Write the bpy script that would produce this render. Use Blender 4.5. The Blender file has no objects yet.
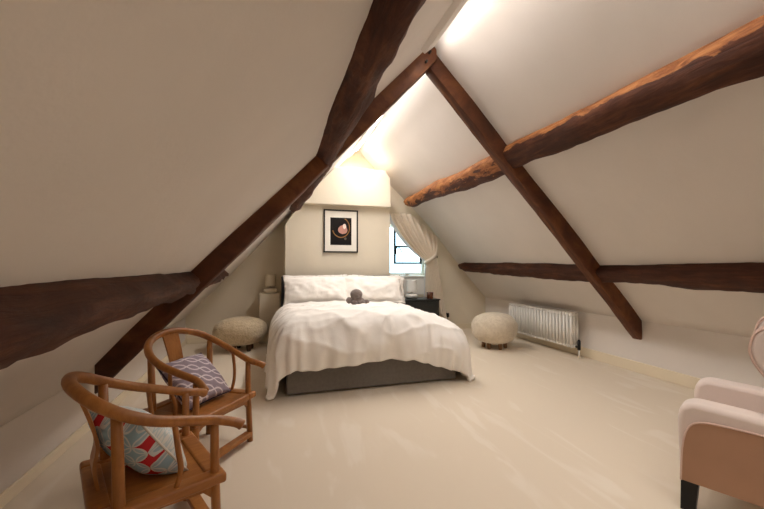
import bpy, bmesh, math, random
from mathutils import Vector, Matrix, noise
random.seed(7)
S = bpy.context.scene
COL = S.collection
PI = math.pi

# ------------------------------------------------------------------ helpers: objects
def link(name, bm, mats, parent=None, smooth=False, loc=None):
    me = bpy.data.meshes.new(name)
    bmesh.ops.recalc_face_normals(bm, faces=bm.faces[:])
    bm.to_mesh(me); bm.free()
    if not isinstance(mats, (list, tuple)): mats = [mats]
    for m in mats: me.materials.append(m)
    if smooth:
        for p in me.polygons: p.use_smooth = True
    o = bpy.data.objects.new(name, me); COL.objects.link(o)
    if parent is not None: o.parent = parent
    if loc is not None: o.location = loc
    return o

def empty(name, loc, label, cat, group=None, rz=0):
    o = bpy.data.objects.new(name, None); COL.objects.link(o)
    o.empty_display_size = .05
    o.location = loc; o.rotation_euler = (0, 0, rz)
    return tag(o, label, cat, group)

def tag(o, label, cat, group=None, kind='thing'):
    o['label'] = label; o['category'] = cat; o['kind'] = kind
    if group: o['group'] = group
    return o

def struct(o, label=None):
    o['kind'] = 'structure'
    if label: o['label'] = label
    return o

def copy_tree(o, parent=None):
    c = o.copy(); COL.objects.link(c)
    if parent is not None: c.parent = parent
    for ch in list(o.children): copy_tree(ch, c)
    return c

def mod_bevel(o, w, seg=3):
    m = o.modifiers.new('bevel', 'BEVEL'); m.width = w; m.segments = seg; m.limit_method = 'ANGLE'
    for p in o.data.polygons: p.use_smooth = True
    m2 = o.modifiers.new('wn', 'WEIGHTED_NORMAL'); m2.keep_sharp = True
    return o

def mod_sub(o, n=2):
    m = o.modifiers.new('sub', 'SUBSURF'); m.levels = n; m.render_levels = n
    for p in o.data.polygons: p.use_smooth = True
    return o

# ------------------------------------------------------------------ helpers: shapes
def box(bm, a, b):
    x0, y0, z0 = a; x1, y1, z1 = b
    v = [bm.verts.new(p) for p in ((x0,y0,z0),(x1,y0,z0),(x1,y1,z0),(x0,y1,z0),(x0,y0,z1),(x1,y0,z1),(x1,y1,z1),(x0,y1,z1))]
    for f in ((0,3,2,1),(4,5,6,7),(0,1,5,4),(1,2,6,5),(2,3,7,6),(3,0,4,7)):
        bm.faces.new([v[i] for i in f])
    return v

def boxbm(a, b):
    bm = bmesh.new(); box(bm, a, b); return bm

def prism(bm, poly, f0, f1):
    """poly: 2D points; f0/f1 map a 2D point to 3D on either end."""
    a = [bm.verts.new(f0(p)) for p in poly]; b = [bm.verts.new(f1(p)) for p in poly]
    bm.faces.new(a); bm.faces.new(b[::-1])
    n = len(poly)
    for i in range(n): bm.faces.new((a[i], b[i], b[(i+1) % n], a[(i+1) % n]))

def catmull(pts, n=6, closed=False):
    out = []; L = len(pts)
    P = [Vector(p) for p in pts]
    rng = L if closed else L - 1
    for i in range(rng):
        if closed: p0, p1, p2, p3 = P[i-1], P[i], P[(i+1) % L], P[(i+2) % L]
        else: p0, p1, p2, p3 = P[max(i-1, 0)], P[i], P[i+1], P[min(i+2, L-1)]
        for k in range(n):
            t = k / n
            out.append(.5*((2*p1) + (p2-p0)*t + (2*p0-5*p1+4*p2-p3)*t*t + (3*p1-p0-3*p2+p3)*t**3))
    if not closed: out.append(P[-1])
    return out

def tube(bm, pts, r, seg=10, closed=False, cap=True, flat=None):
    """r: number or list of radii. flat=(axis vector, ratio) squashes the section along that axis."""
    P = [Vector(p) for p in pts]; n = len(P)
    R = r if isinstance(r, (list, tuple)) else [r]*n
    rings = []; up = None
    for i, p in enumerate(P):
        if closed: d = P[(i+1) % n] - P[i-1]
        else: d = P[min(i+1, n-1)] - P[max(i-1, 0)]
        d.normalize()
        if up is None:
            up = Vector((0,0,1)) if abs(d.z) < .9 else Vector((1,0,0))
        side = d.cross(up)
        if side.length < 1e-6: side = d.orthogonal()
        side.normalize(); up = side.cross(d).normalized()
        ring = []
        for k in range(seg):
            a = 2*PI*k/seg
            off = (side*math.cos(a) + up*math.sin(a))*R[i]
            if flat: 
                ax = Vector(flat[0]).normalized(); off -= ax*off.dot(ax)*(1-flat[1])
            ring.append(bm.verts.new(p+off))
        rings.append(ring)
    m = n if closed else n-1
    for i in range(m):
        a, b = rings[i], rings[(i+1) % n]
        for k in range(seg):
            bm.faces.new((a[k], a[(k+1) % seg], b[(k+1) % seg], b[k]))
    if cap and not closed:
        bm.faces.new(rings[0][::-1]); bm.faces.new(rings[-1])

def tubebm(*a, **k):
    bm = bmesh.new(); tube(bm, *a, **k); return bm

def lathe(bm, prof, seg=32, c=(0,0,0)):
    rings = []
    for r, z in prof:
        if r < 1e-5: rings.append([bm.verts.new((c[0], c[1], c[2]+z))])
        else: rings.append([bm.verts.new((c[0]+r*math.cos(2*PI*k/seg), c[1]+r*math.sin(2*PI*k/seg), c[2]+z)) for k in range(seg)])
    for a, b in zip(rings, rings[1:]):
        for k in range(seg):
            k2 = (k+1) % seg
            if len(a) == 1 and len(b) == 1: continue
            if len(a) == 1: bm.faces.new((a[0], b[k], b[k2]))
            elif len(b) == 1: bm.faces.new((a[k], a[k2], b[0]))
            else: bm.faces.new((a[k], a[k2], b[k2], b[k]))

def lathebm(prof, seg=32, c=(0,0,0)):
    bm = bmesh.new(); lathe(bm, prof, seg, c); return bm

def N3(x, y, z, s=1.0, o=0.0):
    return noise.noise(Vector((x*s+o, y*s+o*1.7, z*s-o)))

# ------------------------------------------------------------------ helpers: materials
def newmat(name, rough=.8):
    m = bpy.data.materials.new(name); m.use_nodes = True
    nt = m.node_tree; b = nt.nodes['Principled BSDF']
    b.inputs['Roughness'].default_value = rough
    b.inputs['Specular IOR Level'].default_value = .3
    return m, nt, b

def nd(nt, t, **kw):
    n = nt.nodes.new(t)
    for k, v in kw.items(): setattr(n, k, v)
    return n

def mth(nt, op, a, b=None, c=None):
    n = nt.nodes.new('ShaderNodeMath'); n.operation = op
    for i, v in enumerate((a, b, c)):
        if v is None: continue
        if isinstance(v, (int, float)): n.inputs[i].default_value = v
        else: nt.links.new(v, n.inputs[i])
    return n.outputs[0]

def mixc(nt, f, a, b):
    n = nt.nodes.new('ShaderNodeMix'); n.data_type = 'RGBA'
    if isinstance(f, (int, float)): n.inputs[0].default_value = f
    else: nt.links.new(f, n.inputs[0])
    for i, v in ((6, a), (7, b)):
        if isinstance(v, tuple): n.inputs[i].default_value = (*v[:3], 1)
        else: nt.links.new(v, n.inputs[i])
    return n.outputs[2]

def srgb(r, g, b):
    f = lambda c: (c/255/12.92) if c/255 <= .04045 else ((c/255+.055)/1.055)**2.4
    return (f(r), f(g), f(b))

def coords(nt, scale=(1,1,1), rot=(0,0,0), kind='Object'):
    tc = nd(nt, 'ShaderNodeTexCoord'); mp = nd(nt, 'ShaderNodeMapping')
    mp.inputs['Scale'].default_value = scale; mp.inputs['Rotation'].default_value = rot
    nt.links.new(tc.outputs[kind], mp.inputs['Vector']); return mp.outputs['Vector']

def noi(nt, vec, scale, detail=4, rough=.5, dist=0):
    n = nd(nt, 'ShaderNodeTexNoise'); n.inputs['Scale'].default_value = scale
    n.inputs['Detail'].default_value = detail; n.inputs['Roughness'].default_value = rough; n.inputs['Distortion'].default_value = dist
    nt.links.new(vec, n.inputs['Vector']); return n.outputs['Fac']

def ramp(nt, fac, stops):
    n = nd(nt, 'ShaderNodeValToRGB'); e = n.color_ramp.elements
    while len(e) < len(stops): e.new(.5)
    for i, (p, c) in enumerate(stops): e[i].position = p; e[i].color = (*c[:3], 1)
    nt.links.new(fac, n.inputs['Fac']); return n.outputs['Color']

def bump(nt, b, h, strength=.2, dist=.01):
    n = nd(nt, 'ShaderNodeBump'); n.inputs['Strength'].default_value = strength; n.inputs['Distance'].default_value = dist
    nt.links.new(h, n.inputs['Height']); nt.links.new(n.outputs['Normal'], b.inputs['Normal'])

def nd_step(nt, f, lo, hi):
    n = nd(nt, 'ShaderNodeMapRange'); n.interpolation_type = 'SMOOTHSTEP'
    n.inputs['From Min'].default_value = lo; n.inputs['From Max'].default_value = hi
    nt.links.new(f, n.inputs['Value']); return n.outputs['Result']
def simple(name, col, rough=.7, var=.06, scale=6, bs=0, bscale=60, bdist=.004, spec=.3, metal=0, sheen=0):
    m, nt, b = newmat(name, rough)
    v = coords(nt)
    f = noi(nt, v, scale)
    nt.links.new(ramp(nt, f, [(.3, tuple(c*(1-var) for c in col)), (.7, tuple(min(1, c*(1+var)) for c in col))]), b.inputs['Base Color'])
    if bs: bump(nt, b, noi(nt, v, bscale, 5, .6), bs, bdist)
    b.inputs['Specular IOR Level'].default_value = spec; b.inputs['Metallic'].default_value = metal
    if sheen: b.inputs['Sheen Weight'].default_value = sheen
    return m

def wood(name, stops, scale=(1,1,1), grain=12, rough=.6, bs=.25, dist=.006, spec=.3):
    m, nt, b = newmat(name, rough)
    v = coords(nt, scale)
    g = noi(nt, v, grain, 6, .65, .6)
    l = noi(nt, v, grain*.22, 3, .5, .3)
    f = mth(nt, 'ADD', mth(nt, 'MULTIPLY', g, .6), mth(nt, 'MULTIPLY', l, .4))
    nt.links.new(ramp(nt, f, stops), b.inputs['Base Color'])
    bump(nt, b, g, bs, dist); b.inputs['Specular IOR Level'].default_value = spec
    return m

M = {}
M['plaster'] = simple('plaster', srgb(222,216,210), .9, .02, 2.5, .25, 5, .02)
M['cream'] = simple('cream_wall', srgb(226,217,198), .9, .02, 2.5, .22, 6, .015)
M['skirting'] = simple('skirting_paint', srgb(228,216,192), .5, .02, 4)
def beam_mat():
    m, nt, b = newmat('oak_beam', .68)
    v = coords(nt, (9,1,9)); v2 = coords(nt, (5,1.5,5))
    g = noi(nt, v, 2.2, 6, .65, .6); l = noi(nt, coords(nt), 2.2, 4, .6, .5)
    f = mth(nt, 'ADD', mth(nt, 'MULTIPLY', g, .6), mth(nt, 'MULTIPLY', l, .4))
    dark = ramp(nt, f, [(.30, srgb(38,18,11)), (.5, srgb(74,40,25)), (.72, srgb(118,72,46))])
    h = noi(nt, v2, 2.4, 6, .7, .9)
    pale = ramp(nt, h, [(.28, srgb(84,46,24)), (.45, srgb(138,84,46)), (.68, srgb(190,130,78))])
    at = nd(nt, 'ShaderNodeAttribute', attribute_name='worn_lit')  # vertex mask: exposed pale wood plus painted ridge light on the upper face
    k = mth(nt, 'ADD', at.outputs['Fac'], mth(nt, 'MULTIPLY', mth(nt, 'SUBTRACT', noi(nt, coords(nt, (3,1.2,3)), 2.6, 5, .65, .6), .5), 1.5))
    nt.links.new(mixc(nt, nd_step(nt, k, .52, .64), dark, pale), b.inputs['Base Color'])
    bump(nt, b, mth(nt, 'ADD', g, l), .7, .02)
    return m
M['beam_x'] = wood('oak_rafter', [(.30, srgb(46,23,12)), (.5, srgb(88,49,27)), (.72, srgb(136,86,48))], (1.4,9,1.4), 2.2, .6, .4, .01)
M['beam_worn_lit'] = wood('oak_worn_lit', [(.30, srgb(96,50,24)), (.5, srgb(166,100,54)), (.70, srgb(214,152,96))], (7,1.6,7), 3, .75, .6, .012)  # bare tan wood with ridge light put into its tone
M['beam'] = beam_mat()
M['honey'] = wood('honey_wood', [(.3, srgb(128,78,32)), (.5, srgb(158,101,46)), (.72, srgb(180,122,62))], (6,6,1.5), 5, .38, .06, .002, .45)
M['honey_seat'] = wood('honey_seat_wood', [(.3, srgb(132,80,33)), (.5, srgb(160,102,47)), (.72, srgb(182,123,63))], (2,10,8), 4, .38, .06, .002, .45)
M['linen'] = simple('white_linen', srgb(246,242,236), .85, .012, 3, .22, 14, .012, .2, sheen=.15)
M['pillowcase'] = simple('pillowcase', srgb(246,242,236), .85, .012, 3, .25, 11, .014, .2, sheen=.15)
M['greyfab'] = simple('grey_upholstery', srgb(124,118,111), .95, .08, 30, .25, 220, .003, .15)
M['headfab'] = simple('charcoal_upholstery', srgb(58,56,58), .95, .08, 30, .25, 220, .003, .15)
M['mattress'] = simple('mattress', srgb(225,220,212), .9)
M['black'] = simple('black_paint', srgb(26,26,26), .45, .1, 20)
M['blackleg'] = simple('black_leg', srgb(22,19,18), .4, .1, 20)
M['nightblack'] = simple('black_green_lacquer', srgb(30,34,33), .35, .1, 6, spec=.5)
M['white'] = simple('white_enamel', srgb(236,234,228), .4, .01, 6, spec=.5)
M['paper'] = simple('mat_board', srgb(240,236,226), .9, .01, 6)
M['shade'] = simple('lamp_shade', srgb(236,236,232), .8, .01, 5)
M['ceramic'] = simple('lamp_ceramic', srgb(222,220,214), .25, .03, 5, spec=.5)
M['shade_cream'] = simple('lamp_shade_cream', srgb(212,200,176), .8, .01, 5)
M['ceramic_cream'] = simple('lamp_ceramic_cream', srgb(216,206,184), .3, .03, 5, spec=.5)
M['curtain'] = simple('curtain_linen', srgb(236,226,210), .9, .04, 20, .15, 160, .003, .15)
M['lining'] = simple('curtain_lining', srgb(226,228,230), .9, .02, 20)
M['brownglass'] = simple('brown_cup', srgb(84,44,24), .25, .15, 10, spec=.5)
M['leg_oak'] = wood('pouf_leg_wood', [(.3, srgb(112,80,52)), (.7, srgb(160,122,84))], (4,4,1), 8, .5, .1)
M['leg_dark'] = wood('pouf_leg_dark', [(.3, srgb(62,42,28)), (.7, srgb(92,66,44))], (4,4,1), 8, .5, .1)
M['plush'] = simple('plush_grey', srgb(126,113,106), .95, .12, 25, .8, 120, .01, .1, sheen=.4)
M['velvet'] = simple('blush_velvet', srgb(214,199,190), .85, .03, 8, .1, 200, .002, .2, sheen=.35)
M['velvet_side'] = simple('blush_side_panel', srgb(168,130,104), .85, .04, 8, .1, 200, .002, .2, sheen=.2)
M['velvet_pipe'] = simple('blush_piping', srgb(204,176,162), .85, .03, 8)
M['ledbody'] = simple('led_channel', srgb(240,240,236), .5, .01, 5)

def boucle(name, c0, c1):
    m, nt, b = newmat(name, .97)
    v = coords(nt)
    vo = nd(nt, 'ShaderNodeTexVoronoi'); vo.inputs['Scale'].default_value = 42
    nt.links.new(v, vo.inputs['Vector'])
    n = noi(nt, v, 30, 4, .6, 1.0)
    h = mth(nt, 'ADD', mth(nt, 'MULTIPLY', vo.outputs['Distance'], -.8), n)
    nt.links.new(ramp(nt, noi(nt, v, 18, 5, .6, .8), [(.3, c0), (.7, c1)]), b.inputs['Base Color'])
    bump(nt, b, h, .6, .02); b.inputs['Sheen Weight'].default_value = .3
    return m
M['boucle_cream'] = boucle('boucle_cream', srgb(206,192,170), srgb(228,216,196))
M['boucle_tan'] = boucle('boucle_tan', srgb(192,172,140), srgb(216,198,168))

def carpet():
    m, nt, b = newmat('carpet', .97)
    v = coords(nt)
    # brushed pile: long soft strokes in two headings, laid in patches
    va = coords(nt, (2.6, .7, 1), (0, 0, .9)); vb = coords(nt, (2.8, .6, 1), (0, 0, -.75))
    a = noi(nt, va, 1.3, 3, .5, 1.4); c = noi(nt, vb, 1.2, 3, .5, 1.3)
    a = nd_step(nt, a, .54, .66); c = nd_step(nt, c, .55, .64)
    sel = nd_step(nt, noi(nt, v, .55, 1), .45, .55)
    st = mth(nt, 'ADD', mth(nt, 'MULTIPLY', a, sel), mth(nt, 'MULTIPLY', c, mth(nt, 'SUBTRACT', 1, sel)))
    fine = noi(nt, v, 160, 3, .7)
    base = mixc(nt, st, srgb(220,207,188), srgb(226,215,199))
    nt.links.new(mixc(nt, mth(nt, 'MULTIPLY', fine, .25), base, srgb(204,189,164)), b.inputs['Base Color'])
    bump(nt, b, fine, .35, .006); b.inputs['Specular IOR Level'].default_value = .1
    b.inputs['Sheen Weight'].default_value = .1
    return m

M['carpet'] = carpet()

def sep(nt, v):
    s = nd(nt, 'ShaderNodeSeparateXYZ'); nt.links.new(v, s.inputs[0]); return s.outputs

def lavender():
    m, nt, b = newmat('lavender_trellis', .9)
    x, y, z = sep(nt, coords(nt, (13, 13, 1), (0, 0, .5)))
    def wave(ph):
        w = mth(nt, 'ADD', x, mth(nt, 'MULTIPLY', mth(nt, 'SINE', mth(nt, 'ADD', mth(nt, 'MULTIPLY', y, 2.6), ph)), .27))
        f = mth(nt, 'ABSOLUTE', mth(nt, 'SUBTRACT', mth(nt, 'FRACT', w), .5))
        return mth(nt, 'LESS_THAN', f, .07)
    fx = mth(nt, 'SUBTRACT', mth(nt, 'FRACT', mth(nt, 'MULTIPLY', x, 2)), .5); fy = mth(nt, 'SUBTRACT', mth(nt, 'FRACT', mth(nt, 'MULTIPLY', y, 1.66)), .5)
    dot = mth(nt, 'LESS_THAN', mth(nt, 'ABSOLUTE', mth(nt, 'SUBTRACT', mth(nt, 'SQRT', mth(nt, 'ADD', mth(nt, 'MULTIPLY', fx, fx), mth(nt, 'MULTIPLY', fy, fy))), .17)), .05)
    line = mth(nt, 'MAXIMUM', wave(0), wave(PI))
    c = mixc(nt, mth(nt, 'MULTIPLY', dot, .35), srgb(152,138,150), srgb(205,195,204))
    nt.links.new(mixc(nt, line, c, srgb(222,212,216)), b.inputs['Base Color'])
    return m

def quatrefoil():
    m, nt, b = newmat('red_blue_quatrefoil', .9)
    x, y, z = sep(nt, coords(nt, (15, 15, 1), (0, 0, .45)))
    px = mth(nt, 'SUBTRACT', mth(nt, 'FRACT', x), .5); py = mth(nt, 'SUBTRACT', mth(nt, 'FRACT', y), .5)
    ax = mth(nt, 'SUBTRACT', .5, mth(nt, 'ABSOLUTE', px)); ay = mth(nt, 'SUBTRACT', .5, mth(nt, 'ABSOLUTE', py))
    d = mth(nt, 'SQRT', mth(nt, 'ADD', mth(nt, 'MULTIPLY', ax, ax), mth(nt, 'MULTIPLY', ay, ay)))
    # interlaced circles: white petals, red or blue concave diamonds between them
    d2 = mth(nt, 'SQRT', mth(nt, 'ADD', mth(nt, 'POWER', mth(nt, 'SUBTRACT', 1, ax), 2), mth(nt, 'MULTIPLY', ay, ay)))
    d3 = mth(nt, 'SQRT', mth(nt, 'ADD', mth(nt, 'POWER', mth(nt, 'SUBTRACT', 1, ay), 2), mth(nt, 'MULTIPLY', ax, ax)))
    petal = mth(nt, 'LESS_THAN', mth(nt, 'MINIMUM', d2, d3), .70)
    par = mth(nt, 'MODULO', mth(nt, 'ADD', mth(nt, 'ADD', mth(nt, 'FLOOR', mth(nt, 'ADD', x, .5)), mth(nt, 'MULTIPLY', mth(nt, 'FLOOR', mth(nt, 'ADD', y, .5)), 2)), 60), 3)
    gem = mixc(nt, mth(nt, 'LESS_THAN', par, .5), srgb(160,194,212), srgb(196,48,56))
    lens = mth(nt, 'LESS_THAN', mth(nt, 'MINIMUM', d2, d3), .60)
    front = mixc(nt, petal, gem, mixc(nt, lens, srgb(218,224,226), srgb(170,198,212)))
    # the reverse is pale with a faint blue print
    v = coords(nt, (44, 44, 1))
    vo = nd(nt, 'ShaderNodeTexVoronoi'); vo.feature = 'DISTANCE_TO_EDGE'; nt.links.new(v, vo.inputs['Vector']); vo.inputs['Scale'].default_value = 1
    back = mixc(nt, mth(nt, 'LESS_THAN', vo.outputs['Distance'], .07), srgb(222,224,220), srgb(192,208,212))
    side = mth(nt, 'LESS_THAN', sep(nt, coords(nt))[2], 0.0)
    nt.links.new(mixc(nt, side, back, front), b.inputs['Base Color'])
    return m
M['lavender'] = lavender(); M['quatrefoil'] = quatrefoil()
M['cushion_pipe'] = simple('cushion_piping', srgb(226,222,214), .9)
M['cushion_dark'] = simple('cushion_dark_edge', srgb(58,50,66), .9)

def glass():
    m, nt, b = newmat('window_glass', .02)
    b.inputs['Base Color'].default_value = (.95,.98,1,1); b.inputs['Transmission Weight'].default_value = 1; b.inputs['IOR'].default_value = 1.0
    return m
M['glass'] = glass()

def emit(name, col, st):
    m, nt, b = newmat(name, .5)
    b.inputs['Base Color'].default_value = (1,1,1,1)
    b.inputs['Emission Color'].default_value = (*col, 1); b.inputs['Emission Strength'].default_value = st
    return m
LED = (1.0, .945, .90)
M['led'] = emit('led_glow', LED, 14)

# ------------------------------------------------------------------ the room
RX, RZ = 1.482, 3.51                       # ridge
KXR, KZR, KXL, KZL = 4.225, .629, -1.404, .429   # knee walls
Y0, YB = -2.2, 6.63
mR = (RZ-KZR)/(KXR-RX); mL = (RZ-KZL)/(RX-KXL)
sR = math.hypot(1, mR); sL = math.hypot(1, mL)
def R(side, t, y, d):
    """a point t down the slope from the ridge, d into the room from the slope"""
    if side > 0: return Vector((RX + t/sR - d*mR/sR, y, RZ - t*mR/sR - d/sR))
    return Vector((RX - t/sL + d*mL/sL, y, RZ - t*mL/sL - d/sL))

struct(link('floor', boxbm((KXL-.1, Y0-.1, -.1), (KXR+.1, YB+.1, 0)), M['carpet']), 'cream carpet floor with brushed pile')
def wallbox(name, a, b, m): return struct(link(name, boxbm(a, b), m))
wallbox('wall_right', (KXR, Y0, 0), (KXR+.1, YB, KZR), M['plaster'])
wallbox('wall_left', (KXL-.1, Y0, 0), (KXL, YB, KZL), M['plaster'])
# sloping ceiling, gently uneven like old plaster
bm = bmesh.new()
def slope_grid(side, tl):
    nx, ny = 30, 60
    g = [[None]*(ny+1) for _ in range(nx+1)]
    for i in range(nx+1):
        for j in range(ny+1):
            t = tl*i/nx; y = Y0-.1 + (YB+.44-Y0)*j/ny
            e = min(1, i/3, (nx-i)/3)
            d = .022*N3(t, y, side*3, .9)*e
            if side > 0: d -= .075*max(0, min(1, (y-4.6)/2))*math.exp(-((t-1.9)/.9)**2)
            g[i][j] = bm.verts.new(R(side, t, y, d))
    for i in range(nx):
        for j in range(ny): bm.faces.new((g[i][j], g[i+1][j], g[i+1][j+1], g[i][j+1]))
slope_grid(1, (KXR-RX)*sR); slope_grid(-1, (RX-KXL)*sL)
bmesh.ops.remove_doubles(bm, verts=bm.verts[:], dist=1e-4)
ce = struct(link('ceiling', bm, M['plaster'], smooth=False), 'sloping white plaster attic ceiling')
if ce.data.polygons[0].normal.z > 0: ce.data.flip_normals()
for p in ce.data.polygons: p.use_smooth = True
so = ce.modifiers.new('thick', 'SOLIDIFY'); so.thickness = .12; so.offset = -1

# gable walls
WX0, WX1, WZ0, WZ1, WZ2 = 2.0, 2.95, 1.09, 2.13, 1.90   # the head slopes with the roof       # window opening
def roofz(x): return .12 + RZ - (x-RX)*mR if x > RX else RZ - (RX-x)*mL
bm = bmesh.new()
def face(pts): bm.faces.new([bm.verts.new(p) for p in pts])
yb = YB
def XZ(pts, y=YB): face([(x, y, z) for x, z in pts])
XZ([(KXL-.05,0),(KXL-.05,KZL),(RX,RZ+.03),(WX0,roofz(WX0)),(WX0,0)])
XZ([(WX0,0),(WX1,0),(WX1,WZ0),(WX0,WZ0)])
XZ([(WX0,WZ1),(WX1,WZ2),(WX1,roofz(WX1)),(WX0,roofz(WX0))])
XZ([(WX1,0),(KXR+.05,0),(KXR+.05,KZR),(WX1,roofz(WX1))])
yr = YB+.34
face([(WX0,yb,WZ0),(WX0,yr,WZ0),(WX0,yr,WZ1),(WX0,yb,WZ1)]); face([(WX1,yb,WZ0),(WX1,yr,WZ0),(WX1,yr,WZ2),(WX1,yb,WZ2)])
face([(WX0,yb,WZ0),(WX1,yb,WZ0),(WX1,yr,WZ0),(WX0,yr,WZ0)]); face([(WX0,yb,WZ1),(WX1,yb,WZ2),(WX1,yr,WZ2),(WX0,yr,WZ1)])
# outer leaf so the wall has thickness
for pts in ([(KXL,0),(KXL,KZL),(RX,RZ),(WX0,roofz(WX0)),(WX0,0)], [(WX0,0),(WX1,0),(WX1,WZ0),(WX0,WZ0)], [(WX0,WZ1),(WX1,WZ2),(WX1,roofz(WX1)),(WX0,roofz(WX0))], [(WX1,0),(KXR,0),(KXR,KZR),(WX1,roofz(WX1))]): XZ(pts, yr)
bmesh.ops.remove_doubles(bm, verts=bm.verts[:], dist=1e-4)
struct(link('wall_back', bm, M['cream']), 'cream back gable wall with a small window')
bm = bmesh.new()
prism(bm, [(KXL,0),(KXL,KZL),(RX,RZ),(KXR,KZR),(KXR,0)], lambda p: (p[0], Y0, p[1]), lambda p: (p[0], Y0-.1, p[1]))
struct(link('wall_front', bm, M['plaster']))

# chimney breast with its overhanging hood
bm = bmesh.new()
prism(bm, [(.15,0),(1.925,0),(1.925,2.32),(.40,2.32),(.15,roofz(.15)-.13)], lambda p: (p[0], 5.98, p[1]), lambda p: (p[0], YB, p[1]))
prism(bm, [(.36,2.29),(1.905,2.29),(1.905,2.80),(1.815,2.93),(.95,2.93)], lambda p: (p[0], 5.86 if p[1] < 2.7 else 5.90, p[1]), lambda p: (p[0], YB, p[1]))
o = struct(link('wall_chimney', bm, M['cream']), 'cream chimney breast with overhanging hood behind the bed')
mod_bevel(o, .015, 3)

# skirting boards
def skirt(name, a, b):
    o = struct(link(name, boxbm(a, b), M['skirting'])); mod_bevel(o, .006, 2)
skirt('baseboard_right', (KXR-.02, Y0, 0), (KXR, YB, .13))
skirt('baseboard_left', (KXL, Y0, 0), (KXL+.02, YB, .075))
skirt('baseboard_back', (1.93, YB-.02, 0), (KXR-.02, YB, .10))
skirt('baseboard_back_corner', (KXL+.02, YB-.02, 0), (.145, YB, .10))

# ledge beside the ridge that hides the light strip from the left slope
for nm, a, b, h in (('trim_1', Y0+.02, 3.02, .065), ('trim_2', 3.42, YB-.03, .03)):
    bm = bmesh.new()
    prism(bm, [(.19,-.01),(.19,h),(.31,h-.012),(.32,-.01)], lambda p: R(-1, p[0], a, p[1]), lambda p: R(-1, p[0], b, p[1]))
    struct(link(nm, bm, M['plaster']), 'plastered ledge along the ridge')

# window: black leaded casement in a deep white reveal
bm = bmesh.new()
def fr(x0, x1, z0, z1, w, y0, y1):
    box(bm, (x0,y0,z0), (x0+w,y1,z1)); box(bm, (x1-w,y0,z0), (x1,y1,z1))
    box(bm, (x0+w,y0,z0), (x1-w,y1,z0+w)); box(bm, (x0+w,y0,z1-w), (x1-w,y1,z1))
fr(WX0, WX1, WZ0, WZ1, .05, YB+.27, YB+.33)
w1 = struct(link('window_1', bm, M['white']), 'small casement window with black bars in a deep white reveal')
mod_bevel(w1, .004, 2)
bm = bmesh.new(); CX0, CX1, CZ0, CZ1 = 2.30, 2.90, 1.32, 2.03
fr(CX0, CX1, CZ0, CZ1, .036, YB+.25, YB+.285)
box(bm, (CX0+.03, YB+.255, 1.655), (CX1-.03, YB+.28, 1.69))
c = link('casement', bm, M['black'], w1)
bm = bmesh.new()
tube(bm, catmull([(2.335, YB+.24, 1.62), (2.37, YB+.235, 1.66), (2.42, YB+.235, 1.63), (2.46, YB+.235, 1.56)], 5), .008, 6)
tube(bm, [(2.335, YB+.24, 1.52), (2.335, YB+.24, 1.66)], .012, 6)
link('latch', bm, M['black'], c)
link('pane', boxbm((WX0+.05, YB+.298, WZ0+.05), (WX1-.05, YB+.302, WZ1-.05)), M['glass'], w1)
bm = boxbm((WX0-.02, YB-.05, WZ0-.035), (WX1+.02, YB+.26, WZ0+.002))
mod_bevel(struct(link('window_sill', bm, M['white']), 'white window sill'), .006, 2)
bm = boxbm((WX0-.02, YB-.03, .72), (WX1+.02, YB, WZ0-.035))
mod_bevel(struct(link('trim_3', bm, M['white']), 'white panel below the window sill'), .006, 2)

# ------------------------------------------------------------------ roof timbers
def purlin(name, side, stations, mats, label, seed, worn_lit=None):
    """stations: (y, t_top, t_bottom, depth); a hewn log running along the roof"""
    bm = bmesh.new(); ys = []; lay = bm.verts.layers.float.new('worn_lit')
    for i in range(len(stations)-1):
        a, b = stations[i], stations[i+1]
        n = max(2, int(abs(b[0]-a[0])/.06))
        for k in range(n):
            f = k/n; f2 = f*f*(3-2*f)
            ys.append((a[0]+(b[0]-a[0])*f,) + tuple(a[j]+(b[j]-a[j])*f2 for j in (1,2,3)))
    ys.append(stations[-1])
    sec = [(0,-.25),(0,.2),(.02,.55),(.10,.82),(.25,.96),(.45,1.0),(.65,1.0),(.84,.95),(.95,.8),(1,.5),(1,.15),(1,-.25)]
    rings = []
    for y, t0, t1, d in ys:
        ring = []
        for k, (a, e) in enumerate(sec):
            t = t0+(t1-t0)*a; dd = d*e
            nn = N3(t*2.2, y*1.1, k*.23, 2.2, seed)*.028 + N3(t*6, y*3.5, k*.5, 2.0, seed+3)*.013
            ca, cb = a-.5, max(e, 0)-.4
            if e > 0: t += nn*ca*1.6; dd += nn*cb*1.6 + .006*N3(y*7, k*1.3, 0, 1, seed)
            v = bm.verts.new(R(side, t, y, dd)); v[lay] = worn_lit(y, k) if worn_lit else 0
            ring.append(v)
        rings.append(ring)
    ns = len(sec)
    for i in range(len(rings)-1):
        for k in range(ns): bm.faces.new((rings[i][k], rings[i][(k+1) % ns], rings[i+1][(k+1) % ns], rings[i+1][k]))
    bm.faces.new(rings[0]); bm.faces.new(rings[-1][::-1])
    o = link(name, bm, mats, smooth=True)
    return tag(o, label, 'beam', 'hewn purlins along the roof slopes')

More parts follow.
